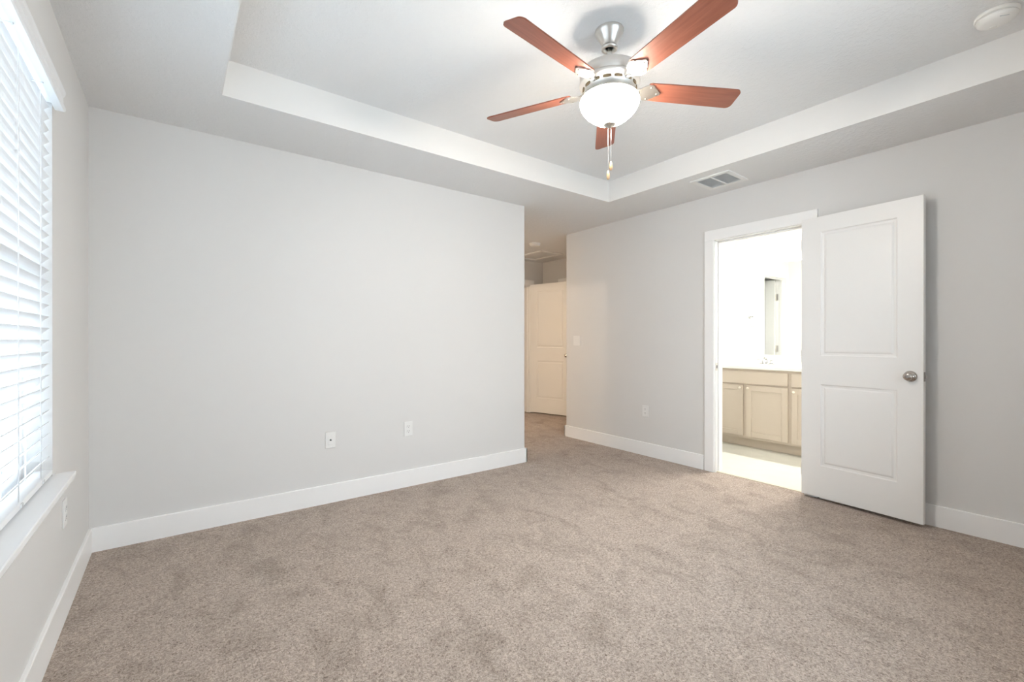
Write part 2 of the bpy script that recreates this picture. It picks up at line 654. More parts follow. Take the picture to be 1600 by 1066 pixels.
# ------------------------------------------------------------------ door frames
def frame_x(name, xa, xb, y0, y1, z1, label, both=True, stop=None):
    """jamb and flat casings for an opening in a wall of constant x (faces xa < xb)."""
    root = struct(empty(name, ((xa + xb) / 2, (y0 + y1) / 2, 0), 0, label, 'door frame'))
    ox, oy = (xa + xb) / 2, (y0 + y1) / 2
    m = MB()
    t = 0.012
    m.box(xa - 0.001 - ox, xb + 0.001 - ox, y0 - oy, y0 + t - oy, 0, z1)
    m.box(xa - 0.001 - ox, xb + 0.001 - ox, y1 - t - oy, y1 - oy, 0, z1)
    m.box(xa - 0.001 - ox, xb + 0.001 - ox, y0 - oy, y1 - oy, z1 - t, z1)
    if stop:
        s0, s1 = stop
        m.bbox(s0 - ox, s1 - ox, y0 + t - oy, y0 + t + 0.011 - oy, 0, z1 - t, 0.003)
        m.bbox(s0 - ox, s1 - ox, y1 - t - 0.011 - oy, y1 - t - oy, 0, z1 - t, 0.003)
        m.bbox(s0 - ox, s1 - ox, y0 + t - oy, y1 - t - oy, z1 - t - 0.011, z1 - t, 0.003)
    m.build('jamb', trim_m, root)
    cw, ct, rv = 0.086, 0.018, 0.005
    for side in ((xa - ct, xa + 0.002), (xb - 0.002, xb + ct)):
        m = MB()
        s0, s1 = side[0] - ox, side[1] - ox
        m.bbox(s0, s1, y0 - cw + rv - oy, y0 + rv - oy, 0, z1 - rv, 0.003)
        m.bbox(s0, s1, y1 - rv - oy, y1 + cw - rv - oy, 0, z1 - rv, 0.003)
        m.bbox(s0, s1, y0 - cw + rv - oy, y1 + cw - rv - oy, z1 - rv, z1 + cw - rv + 0.004, 0.003)
        m.build('casing', trim_m, root)
    return root


def frame_y(name, ya, yb, x0, x1, z1, label, stop=None):
    root = struct(empty(name, ((x0 + x1) / 2, (ya + yb) / 2, 0), 0, label, 'door frame'))
    ox, oy = (x0 + x1) / 2, (ya + yb) / 2
    m = MB()
    t = 0.012
    m.box(x0 - ox, x0 + t - ox, ya - 0.001 - oy, yb + 0.001 - oy, 0, z1)
    m.box(x1 - t - ox, x1 - ox, ya - 0.001 - oy, yb + 0.001 - oy, 0, z1)
    m.box(x0 - ox, x1 - ox, ya - 0.001 - oy, yb + 0.001 - oy, z1 - t, z1)
    if stop:
        s0, s1 = stop
        m.bbox(x0 + t - ox, x0 + t + 0.011 - ox, s0 - oy, s1 - oy, 0, z1 - t, 0.003)
        m.bbox(x1 - t - 0.011 - ox, x1 - t - ox, s0 - oy, s1 - oy, 0, z1 - t, 0.003)
        m.bbox(x0 + t - ox, x1 - t - ox, s0 - oy, s1 - oy, z1 - t - 0.011, z1 - t, 0.003)
    m.build('jamb', trim_m, root)
    cw, ct, rv = 0.086, 0.018, 0.005
    for side in ((ya - ct, ya + 0.002), (yb - 0.002, yb + ct)):
        m = MB()
        s0, s1 = side[0] - oy, side[1] - oy
        m.bbox(x0 - cw + rv - ox, x0 + rv - ox, s0, s1, 0, z1 - rv, 0.003)
        m.bbox(x1 - rv - ox, x1 + cw - rv - ox, s0, s1, 0, z1 - rv, 0.003)
        m.bbox(x0 - cw + rv - ox, x1 + cw - rv - ox, s0, s1, z1 - rv, z1 + cw - rv + 0.004, 0.003)
        m.build('casing', trim_m, root)
    return root


fr = frame_x('trim_1', XR, XR + TH, DY0, DY1, DZ, 'white door frame of the bathroom doorway', stop=(XR + 0.042, XR + 0.078))
oy = (DY0 + DY1) / 2
ox = XR + TH / 2
m_ = MB()
yj = DY1 - 0.012 - oy
m_.bbox(XR + 0.003 - ox, XR + 0.034 - ox, yj - 0.003, yj + 0.001, 0.895, 0.962, 0.0012)
sp = m_.build('strike_plate', nickel_m, fr)
sp['label'] = 'nickel strike plate on the latch side of the frame'
m_ = MB()
m_.bbox(XR + 0.012 - ox, XR + 0.027 - ox, yj - 0.0036, yj - 0.001, 0.914, 0.942, 0.001)
m_.build('latch_hole', dark_m, sp)

frame_y('trim_2', HY, HY + TH, OX0, OX1, 2.045, 'white door frame at the far end of the hall', stop=(HY + 0.042, HY + 0.078))
frame_x('trim_3', HX, HX + TH, EY0, EY1, 2.045, 'white door casing on the hall wall behind the open door')
fs = frame_y('trim_4', BY1, BY1 + TH, SX0, SX1, 2.045, 'white door frame reflected in the bathroom mirror', stop=(BY1 + 0.03, BY1 + 0.066))
frame_x('trim_5', XH - TH, XH, CY0, CY1, 2.045, 'white frame of the closet doorway off the hall')
frame_x('trim_6', XH - TH, XH, GY0, GY1, 2.045, 'white frame of the second doorway off the hall')


# ------------------------------------------------------------------ doors
def panel_leaf(wd, ht, th):
    """two-panel moulded leaf: local x 0..wd from the hinge, y 0..th, z 0..ht; both faces moulded."""
    m = MB()
    bm = m.bm
    sL, sR = 0.128, 0.128
    zs = [0.0, 0.228, 0.82, 1.026, 1.923, ht]
    xs = [0.0, sL, wd - sR, wd]
    rings = [(0.0, 0.0), (0.007, 0.0065), (0.020, 0.008), (0.030, 0.0025), (0.040, 0.0015)]
    for yf, sg in ((0.0, 1), (th, -1)):
        grid = [[bm.verts.new((x, yf, z)) for x in xs] for z in zs]
        for i in range(5):
            for j in range(3):
                if j == 1 and i in (1, 3):
                    prev = [grid[i][1], grid[i][2], grid[i + 1][2], grid[i + 1][1]]
                    x0, x1, z0, z1 = xs[1], xs[2], zs[i], zs[i + 1]
                    for ins, dep in rings[1:]:
                        cur = [bm.verts.new((x, yf + sg * dep, z)) for x, z in
                               ((x0 + ins, z0 + ins), (x1 - ins, z0 + ins), (x1 - ins, z1 - ins), (x0 + ins, z1 - ins))]
                        for k in range(4):
                            bm.faces.new((prev[k], prev[(k + 1) % 4], cur[(k + 1) % 4], cur[k]))
                        prev = cur
                    bm.faces.new(prev)
                else:
                    bm.faces.new((grid[i][j], grid[i][j + 1], grid[i + 1][j + 1], grid[i + 1][j]))
    # rim
    bm.verts.ensure_lookup_table()
    for (a_, b_) in (((0, 0), (wd, 0)), ((wd, 0), (wd, ht)), ((wd, ht), (0, ht)), ((0, ht), (0, 0))):
        q_ = [bm.verts.new((a_[0], 0, a_[1])), bm.verts.new((b_[0], 0, b_[1])),
              bm.verts.new((b_[0], th, b_[1])), bm.verts.new((a_[0], th, a_[1]))]
        bm.faces.new(q_)
    bmesh.ops.remove_doubles(bm, verts=bm.verts[:], dist=0.0004)
    return m


dark_nickel_m = mat('dark_nickel', (0.33, 0.31, 0.29), 0.35, 1.0, var=(40, 0.03))
knob_m = mat('satin_nickel', (0.50, 0.465, 0.43), 0.22, 1.0, var=(20, 0.01))


def knob(parent, x, z, yface, out, name='door_knob'):
    """round knob on its rose; out = -1 or +1 along local y."""
    M = Matrix.Translation((x, yface, z)) @ Matrix.Rotation(-out * PI / 2, 4, 'X')
    m = MB()
    m.lathe([(0.0, 0.0), (0.034, 0.0), (0.0345, 0.003), (0.032, 0.009), (0.024, 0.014), (0.0135, 0.017), (0.0115, 0.022), (0.0125, 0.028),
             (0.0195, 0.034), (0.0245, 0.041), (0.0250, 0.047), (0.0215, 0.053), (0.013, 0.0565), (0.0, 0.0570)], 32, M)
    k = m.build(name, knob_m, parent)
    k['label'] = 'round brushed nickel door knob'
    m = MB()
    m.lathe([(0.0, 0.0565), (0.0105, 0.057), (0.0105, 0.0595), (0.007, 0.0605), (0.0, 0.0605)], 16, M)
    m.bbox(x - 0.0012, x + 0.0012, yface + out * 0.0605 - 0.0008, yface + out * 0.0605 + 0.0008, z - 0.006, z + 0.006, 0.0003)
    m.build('lock_button', dark_nickel_m, k)
    return k


def latch(parent, wd, th, z):
    m = MB()
    m.bbox(wd - 0.001, wd + 0.0018, th / 2 - 0.0125, th / 2 + 0.0125, z - 0.029, z + 0.029, 0.0008)
    m.bbox(wd, wd + 0.011, th / 2 - 0.007, th / 2 + 0.007, z - 0.010, z + 0.010, 0.002)
    l = m.build('latch', mat('dark_nickel', (0.33, 0.31, 0.29), 0.35, 1.0, var=(40, 0.03)), parent)
    l['label'] = 'dark metal latch in the door edge'


def hinges(parent, yb, ht, side=1):
    """three butt hinges at local x = 0; barrel at y = yb"""
    for z in (0.18, 1.02, ht - 0.19):
        m = MB()
        m.lathe([(0.0, z - 0.045), (0.006, z - 0.045), (0.006, z + 0.045), (0.0, z + 0.045)], 10,
                Matrix.Translation((-0.006, yb, 0)))
        m.bbox(-0.0035, 0.0, min(yb, yb - side * 0.033), max(yb, yb - side * 0.033), z - 0.044, z + 0.044, 0.0008)
        m.build('hinge', nickel_m, parent)


# bathroom door, folded back nearly flat against the right wall
LW, LH, LT = 0.698, 2.034, 0.035
hx, hy = 3.744, 1.376
ex, ey = 3.679, 0.683
ang = math.atan2(ey - hy, ex - hx)
# local x runs hinge -> latch edge; local +y must point to the wall (+X): for a -Y direction, left normal is +X
d1 = empty('panel_door', (hx, hy, 0.023), ang, 'white two panel door standing open against the wall beside the bathroom doorway', 'door', 'white two panel doors')
panel_leaf(LW, LH, LT).build('door_leaf', door_m, d1)
knob(d1, LW - 0.062, 0.912, 0.0, -1)
knob(d1, LW - 0.062, 0.912, LT, 1)
latch(d1, LW, LT, 0.912)
hinges(d1, LT - 0.004, LH, 1)

# hall door at the far end
hx2, hy2 = 4.562, 5.574
ang2 = math.atan2(-0.963, 0.270)
d2 = empty('panel_door', (hx2, hy2, 0.019), ang2, 'white two panel door standing ajar at the end of the dim hall', 'door', 'white two panel doors')
panel_leaf(0.745, LH, LT).build('door_leaf', door_m, d2)
knob(d2, 0.745 - 0.062, 0.912, 0.0, -1)
knob(d2, 0.745 - 0.062, 0.912, LT, 1)
latch(d2, 0.745, LT, 0.912)
hinges(d2, LT - 0.004, LH, 1)

# closed door on the hall's right wall (mostly hidden by the open door)
d3 = empty('panel_door', (HX + 0.055, EY1 - 0.015, 0.012), -PI / 2, 'white closed door in the casing hidden behind the open hall door', 'door', 'white two panel doors')
panel_leaf(EY1 - EY0 - 0.03, 2.018, LT).build('door_leaf', door_m, d3)

# door seen in the mirror, opened away into the little room
d4 = empty('panel_door', (SX0 + 0.014 + LT, SWAY0 + 0.006, 0.012), PI / 2, 'white door reflected in the bathroom mirror, opened away with two hinges showing', 'door', 'white two panel doors')
panel_leaf(0.645, 2.018, LT).build('door_leaf', door_m, d4)
for z in (0.22, 1.03, 1.768):
    m_ = MB()
    m_.bbox(-0.036, -0.001, 0.0295, 0.0348, z - 0.045, z + 0.045, 0.001)
    m_.lathe([(0.0, z - 0.047), (0.007, z - 0.047), (0.007, z + 0.047), (0.0, z + 0.047)], 10, Matrix.Translation((0.0, 0.03, 0)))
    hg = m_.build('hinge', nickel_m, d4)
    hg['label'] = 'brushed nickel hinge on the jamb'

# ------------------------------------------------------------------ window in the left wall
wn = struct(empty('window_1', (XL - 0.11, (WY0 + WY1) / 2, WZ0), 0, 'bright window behind the white blinds in the left wall', 'window'))
oy, oz, ox = (WY0 + WY1) / 2, WZ0, XL - 0.11


def sash_window(root, half, ht):
    """vinyl single-hung twin unit, local x = depth, y along the wall."""
    m = MB()
    f = 0.045
    m.bbox(-0.03, 0.03, -half, -half + f, 0, ht, 0.003)
    m.bbox(-0.03, 0.03, half - f, half, 0, ht, 0.003)
    m.bbox(-0.03, 0.03, -half + f, half - f, 0, f, 0.003)
    m.bbox(-0.03, 0.03, -half + f, half - f, ht - f, ht, 0.003)
    m.bbox(-0.03, 0.03, -0.035, 0.035, f, ht - f, 0.003)
    m.bbox(-0.02, 0.025, -half + f, half - f, ht / 2 - 0.02, ht / 2 + 0.02, 0.003)
    m.build('window_frame', upvc_m, root)
    m = MB()
    m.box(-0.004, 0.0, -half + f, half - f, f, ht - f)
    m.build('pane', glass_m, root)


sash_window(wn, (WY1 - WY0) / 2, WZ1 - WZ0)
wn2 = struct(empty('window_fill', ((VX0 + VX1) / 2, YN - 0.11, WZ0), PI / 2, 'unseen window added in the wall behind the viewer for fill light', 'window'))  # added opening, lets fill sky light onto the far wall and door
sash_window(wn2, (VX1 - VX0) / 2, WZ1 - WZ0)

m_ = MB()
t_ = bmesh.new()
u_ = MB.__new__(MB)
u_.bm = t_
u_.prism([(XL - 0.085, WY0), (XL, WY0), (XL, WY0 - 0.05), (XL + 0.06, WY0 - 0.05), (XL + 0.06, WY1 + 0.048), (XL, WY1 + 0.048), (XL, WY1),
          (XL - 0.085, WY1)], WZ0 - 0.021, WZ0)
bmesh.ops.bevel(t_, geom=t_.edges[:], offset=0.003, segments=2, profile=0.5, affect='EDGES')
m_.merge(t_)
struct(m_.build('trim_sill', sill_m), 'white window sill below the blinds', 'window sill')
m_ = MB()
m_.bbox(VX0 - 0.05, VX1 + 0.05, YN - 0.08, YN + 0.06, WZ0 - 0.021, WZ0, 0.004)
struct(m_.build('trim_sill_fill', sill_m), 'white sill of the added fill window behind the viewer', 'window sill')

# ------------------------------------------------------------------ blinds
bl = empty('window_blind', (XL, (WY0 + WY1) / 2, WZ1), 0, 'white horizontal slat blind hanging in the window on the left wall', 'blind')
half = (WY1 - WY0) / 2
cz = WZ1
# valance: moulded board with a lip
m_ = MB()
prof = [(0.008, -0.083), (0.034, -0.083), (0.038, -0.078), (0.038, -0.068), (0.032, -0.058), (0.031, -0.030), (0.036, -0.022), (0.038, -0.014),
        (0.038, -0.006), (0.034, -0.003), (0.008, -0.003)]
M = Matrix(((1, 0, 0, 0), (0, 0, 1, 0), (0, 1, 0, 0), (0, 0, 0, 1)))
m_.prism(prof, -half + 0.0, half - 0.002, M)
m_.build('valance', blind_m, bl)
m_ = MB()
m_.bbox(-0.052, 0.004, -half + 0.008, half - 0.008, -0.062, -0.004, 0.003)
m_.build('headrail', blind_m, bl)
clip_m = mat('clip_plastic', (0.70, 0.72, 0.74), 0.2, var=(30, 0.02))
for yy in (-0.62, -0.05, 0.32, 0.68):
    m_ = MB()
    m_.bbox(-0.012, 0.016, yy - 0.004, yy + 0.004, -0.0865, -0.083, 0.001)
    m_.build('valance_clip', clip_m, bl)
# slats (room edge up)
pitch, sw, tilt = 0.0445, 0.0505, R(48)
z_top = -0.098
nsl = int((z_top + (WZ1 - WZ0) - 0.040) / pitch) + 1
m_ = MB()
NS = 6
for k in range(NS):
    u0, u1 = -sw / 2 + sw * k / NS, -sw / 2 + sw * (k + 1) / NS
    c0, c1 = 0.0016 * (1 - (2 * u0 / sw) ** 2), 0.0016 * (1 - (2 * u1 / sw) ** 2)

    def P(u, c):
        return (u * math.cos(tilt) - c * math.sin(tilt), u * math.sin(tilt) + c * math.cos(tilt))
    for top in (0.0, 0.0026):
        a_, b_ = P(u0, c0 + top), P(u1, c1 + top)
        vs = [m_.bm.verts.new((a_[0], -half + 0.009, a_[1])), m_.bm.verts.new((b_[0], -half + 0.009, b_[1])),
              m_.bm.verts.new((b_[0], half - 0.009, b_[1])), m_.bm.verts.new((a_[0], half - 0.009, a_[1]))]
        m_.bm.faces.new(vs)
    for yy in (-half + 0.009, half - 0.009):
        q_ = [P(u0, c0), P(u1, c1), P(u1, c1 + 0.0026), P(u0, c0 + 0.0026)]
        m_.bm.faces.new([m_.bm.verts.new((x, yy, z)) for x, z in q_])
for u, c in ((-sw / 2, 0), (sw / 2, 0)):
    a_, b_ = P(u, c), P(u, c + 0.0026)
    m_.bm.faces.new([m_.bm.verts.new(p) for p in ((a_[0], -half + 0.009, a_[1]), (b_[0], -half + 0.009, b_[1]),
                                                  (b_[0], half - 0.009, b_[1]), (a_[0], half - 0.009, a_[1]))])
bmesh.ops.remove_doubles(m_.bm, verts=m_.bm.verts[:], dist=0.0003)
slat = m_.build('slat', blind_m, bl)
SXO = -0.0235
slat.location = (SXO, 0, z_top)
for k in range(1, nsl):
    s_ = slat.copy()
    COL.objects.link(s_)
    s_.parent = bl
    s_.location = (SXO, 0, z_top - k * pitch)
zb = z_top - nsl * pitch + 0.004
zb = -(WZ1 - WZ0) + 0.020
m_ = MB()
m_.bbox(SXO - 0.025, SXO + 0.025, -half + 0.009, half - 0.009, zb - 0.011, zb + 0.009, 0.003)
br = m_.build('bottom_rail', blind_m, bl)
for yy in (-0.66, -0.10, 0.47, 0.755):
    m_ = MB()
    m_.bbox(SXO + 0.020, SXO + 0.0285, yy - 0.012, yy + 0.012, zb - 0.006, zb + 0.006, 0.0015)
    m_.build('cord_cap', clip_m, br)
for yy in (-0.66, -0.10, 0.47, 0.755):
    m_ = MB()
    for xo in (SXO + sw / 2 * math.cos(tilt) + 0.0022, SXO - sw / 2 * math.cos(tilt) - 0.0022):
        m_.tube([(xo, yy, -0.060), (xo, yy, zb)], 0.0011, 6)
        m_.tube([(xo, yy + 0.008, -0.060), (xo, yy + 0.008, zb)], 0.0011, 6)
    m_.build('ladder_cord', cord_m, bl)


# ------------------------------------------------------------------ wall plates
def plate(name, loc, rz, label, kind, group=None):
    """local: faces -y, origin at plate centre on the wall."""
    r_ = empty(name, loc, rz, label, 'switch' if kind == 'switch2' else 'outlet', group)
    wd = 0.116 if kind == 'switch2' else 0.071
    hh = 0.0575
    m = MB()
    m.bbox(-wd / 2, wd / 2, -0.0065, 0.001, -hh, hh, 0.003)
    m.build('cover_plate', plate_m, r_)
    if kind == 'duplex':
        for z in (0.0195, -0.0195):
            m = MB()
            pts_ = []
            for k in range(20):
                a_ = 2 * PI * k / 20
                pts_.append((0.0172 * math.cos(a_), max(-0.0135, min(0.0135, 0.0172 * math.sin(a_)))))
            M_ = Matrix(((1, 0, 0, 0), (0, 0, -1, 0), (0, 1, 0, z), (0, 0, 0, 1)))
            m.prism(pts_, 0.004, 0.0088, M_)
            s_ = m.build('socket', plate_m, r_)
            m = MB()
            for x in (-0.0062, 0.0062):
                m.box(x - 0.0011, x + 0.0011, -0.0092, -0.0086, z - 0.001, z + 0.008)
            m.lathe([(0, 0), (0.0024, 0), (0.0024, 0.0007), (0, 0.0007)], 10,
                    Matrix.Translation((0, -0.0086, z - 0.007)) @ Matrix.Rotation(PI / 2, 4, 'X'))
            m.build('socket_slot', dark_m, s_)
        m = MB()
        m.lathe([(0, 0), (0.003, 0), (0.0025, 0.001), (0, 0.0012)], 10, Matrix.Translation((0, -0.0064, 0)) @ Matrix.Rotation(PI / 2, 4, 'X'))
        m.build('screw', plate_m, r_)
    elif kind == 'coax':
        m = MB()
        m.bbox(-0.0165, 0.0165, -0.0085, -0.005, -0.034, 0.034, 0.0015)
        m.build('insert', plate_m, r_)
        m = MB()
        m.lathe([(0, 0.0), (0.0065, 0.0), (0.0065, 0.003), (0.0048, 0.003), (0.0048, 0.010), (0.0, 0.010)], 12,
                Matrix.Translation((0, -0.008, 0)) @ Matrix.Rotation(PI / 2, 4, 'X'))
        j = m.build('cable_jack', mat('jack_metal', (0.10, 0.10, 0.10), 0.4, 0.6, var=(30, 0.05)), r_)
        j['label'] = 'dark round cable jack'
        for z in (0.046, -0.046):
            m = MB()
            m.lathe([(0, 0), (0.003, 0), (0.0025, 0.001), (0, 0.0012)], 10, Matrix.Translation((0, -0.0064, z)) @ Matrix.Rotation(PI / 2, 4, 'X'))
            m.build('screw', plate_m, r_)
    else:
        for x in (-0.023, 0.023):
            m = MB()
            m.bbox(x - 0.0165, x + 0.0165, -0.0085, -0.005, -0.034, 0.034, 0.0015)
            m.build('rocker', plate_m, r_)
    return r_


plate('wall_outlet', (1.484, YB, 0.458), 0, 'white double socket outlet on the long wall, right of the cable jack plate', 'duplex', 'wall outlets around the bedroom')
plate('cable_outlet', (0.890, YB, 0.448), 0, 'white cable jack plate with a dark dot on the long wall', 'coax')
plate('wall_outlet', (XR, 2.803, 0.447), -PI / 2, 'white outlet low on the wall between hall opening and bathroom doorway', 'duplex', 'wall outlets around the bedroom')
plate('light_switch', (XR, 3.765, 1.157), -PI / 2, 'white double rocker switch plate on the wall beside the hall opening', 'switch2')
plate('wall_outlet', (XL, 2.655, 0.430), PI / 2, 'white outlet below the end of the window sill on the left wall', 'duplex', 'wall outlets around the bedroom')


# ------------------------------------------------------------------ ceiling vent
vt = empty('ceiling_vent', (3.475, 1.868, H0), 0, 'white square air vent with two louvred halves on the low ceiling', 'vent')
m_ = MB()
o_, i_ = 0.158, 0.122
z0, z1 = -0.008, 0.0
for (x0, x1, y0, y1) in ((-o_, o_, -o_, -i_), (-o_, o_, i_, o_), (-o_, -i_, -i_, i_), (i_, o_, -i_, i_), (-i_, i_, -0.006, 0.006)):
    m_.bbox(x0, x1, y0, y1, z0, z1 + 0.001, 0.002)
m_.build('vent_frame', grille_m, vt)
m_ = MB()
m_.box(-i_, i_, -i_, i_, -0.0012, 0.0006)
m_.build('duct_opening', duct_m, vt)
for ys in (-1, 1):
    for k in range(15):
        x = -i_ + 0.016 + k * 0.0148
        m_ = MB()
        dx = 0.0052
        y0, y1 = (0.006, i_) if ys > 0 else (-i_, -0.006)
        M_ = Matrix.Translation((x, 0, -0.0048)) @ Matrix.Rotation(R(-26), 4, 'Y')
        t_ = bmesh.new()
        u_ = MB.__new__(MB)
        u_.bm = t_
        u_.box(-dx, dx, y0 + 0.001, y1 - 0.001, -0.0005, 0.0005)
        m_.merge(t_, M_)
        m_.build('louvre', grille_m, vt)


# ------------------------------------------------------------------ smoke detectors
def detector(loc, label, s=1.0):
    r_ = empty('smoke_detector', loc, R(35), label, 'smoke detector', 'smoke detectors on the ceilings')
    m = MB()
    m.lathe([(0, 0.001), (0.072 * s, 0.001), (0.073 * s, -0.004), (0.073 * s, -0.013), (0.070 * s, -0.0150), (0.064 * s, -0.0150), (0.062 * s, -0.0185), (0.0, -0.0185)], 40)
    m.build('mounting_base', detector_m, r_)
    m = MB()
    m.lathe([(0, -0.0178), (0.0660 * s, -0.0180), (0.0685 * s, -0.0195), (0.067 * s, -0.027), (0.058 * s, -0.036), (0.045 * s, -0.041),
             (0.020 * s, -0.043), (0.0, -0.0432)], 40)
    h = m.build('housing', detector_m, r_)
    m = MB()
    m.lathe([(0, -0.040), (0.011, -0.0405), (0.011, -0.0438), (0.009, -0.0445), (0, -0.0447)], 16, Matrix.Translation((0.024, 0.0, 0.0)))
    m.build('test_button', detector_m, h)
    m = MB()
    m.box(-0.050, -0.047, -0.016, 0.016, -0.0403, -0.036)
    m.build('sounder_slot', duct_m, h)
    return r_


detector((2.962, 0.302, H1), 'white round smoke detector on the raised tray ceiling at the right')
detector((3.795, 4.54, H0), 'white round smoke detector on the low hall ceiling')

# ------------------------------------------------------------------ attic hatch
ah = empty('attic_hatch', (4.36, 5.14, H0), 0, 'flat framed attic hatch in the hall ceiling', 'hatch')
hxx, hyy = 0.215, 0.315
m_ = MB()
for (x0, x1, y0, y1) in ((-hxx, hxx, -hyy, -hyy + 0.05), (-hxx, hxx, hyy - 0.05, hyy), (-hxx, -hxx + 0.05, -hyy + 0.05, hyy - 0.05), (hxx - 0.05, hxx, -hyy + 0.05, hyy - 0.05)):
    m_.bbox(x0, x1, y0, y1, -0.014, 0.001, 0.003)
m_.build('hatch_frame', trim_m, ah)
m_ = MB()
m_.box(-hxx + 0.05, hxx - 0.05, -hyy + 0.05, hyy - 0.05, -0.003, 0.001)
m_.build('hatch_panel', ceil_m, ah)

# ------------------------------------------------------------------ ceiling fan
FX, FY = 1.655, 1.428
fan = empty('ceiling_fan', (FX, FY, H1), 0, 'ceiling fan with five reddish wood blades and a lit white glass bowl', 'ceiling fan')
m_ = MB()
m_.lathe([(0.0, 0.001), (0.067, 0.001), (0.068, -0.004), (0.066, -0.012), (0.061, -0.020), (0.050, -0.036), (0.040, -0.054), (0.034, -0.068), (0.033, -0.073),
          (0.038, -0.077), (0.0395, -0.083), (0.036, -0.089), (0.027, -0.091), (0.021, -0.086), (0.019, -0.074)], 48, cap=False)
m_.build('canopy', nickel_m, fan)
m_ = MB()
m_.lathe([(0.0, -0.05), (0.017, -0.052), (0.019, -0.062), (0.016, -0.074), (0.0, -0.076)], 24)
m_.build('hanger_ball', dark_m, fan)
m_ = MB()
m_.lathe([(0.0, -0.06), (0.0108, -0.06), (0.0108, -0.152), (0.0, -0.152)], 20)
m_.build('downrod', nickel_m, fan)
m_ = MB()
m_.lathe([(0.0, -0.150), (0.020, -0.150), (0.028, -0.160), (0.060, -0.172), (0.110, -0.184), (0.134, -0.193), (0.1395, -0.200), (0.1395, -0.238),
          (0.1360, -0.242), (0.1365, -0.245), (0.1410, -0.248), (0.1420, -0.256), (0.1380, -0.263), (0.1280, -0.272), (0.1200, -0.284), (0.1140, -0.297),
          (0.0, -0.297)], 64)
motor = m_.build('motor_housing', mat('pale_nickel', (0.80, 0.77, 0.73), 0.48, 1.0, bump=(90, 0.03, 0.001)), fan)
# raised scrollwork ring with pierced slots below the motor
m_ = MB()
for k in range(15):
    a_ = 2 * PI * k / 15
    M_ = Matrix.Rotation(a_, 4, 'Z') @ Matrix.Translation((0.1235, 0, -0.277))
    pts_ = [(0.004 * math.cos(t_), 0.019 * math.sin(t_)) for t_ in [2 * PI * j / 14 for j in range(14)]]
    m_.prism(pts_, -0.007, 0.003, M_)
m_.build('vent_slot', mat('aged_bronze', (0.20, 0.15, 0.09), 0.5, 0.7, var=(30, 0.1)), motor)
m_ = MB()
m_.lathe([(0.0, -0.295), (0.098, -0.295), (0.102, -0.302), (0.112, -0.307), (0.124, -0.311), (0.131, -0.316), (0.132, -0.322), (0.127, -0.325),
          (0.118, -0.322), (0.0, -0.321)], 64)
m_.build('light_fitter', nickel_m, fan)


def bowl_mat():
    m = bpy.data.materials.new('lit_frosted_glass')
    m.use_nodes = True
    t = m.node_tree
    p = t.nodes['Principled BSDF']
    p.inputs['Base Color'].default_value = (0.92, 0.90, 0.86, 1)
    p.inputs['Roughness'].default_value = 0.3
    p.inputs['Emission Color'].default_value = (1.0, 0.915, 0.80, 1)
    p.inputs['Emission Strength'].default_value = FAN_W
    return m


m_ = MB()
m_.lathe([(0.122, -0.3215), (0.132, -0.323), (0.1375, -0.331), (0.1390, -0.342), (0.1355, -0.357), (0.126, -0.375), (0.111, -0.393), (0.092, -0.410),
          (0.070, -0.425), (0.047, -0.437), (0.024, -0.4440), (0.0, -0.4455)], 64, cap=False)
bw = m_.build('glass_bowl', bowl_mat(), fan)
bw['label'] = 'lit white frosted glass bowl'
m_ = MB()
m_.lathe([(0.0, -0.440), (0.027, -0.4405), (0.030, -0.443), (0.027, -0.448), (0.014, -0.452), (0.010, -0.457), (0.006, -0.462), (0.0, -0.463)], 28)
m_.build('finial', nickel_m, fan)

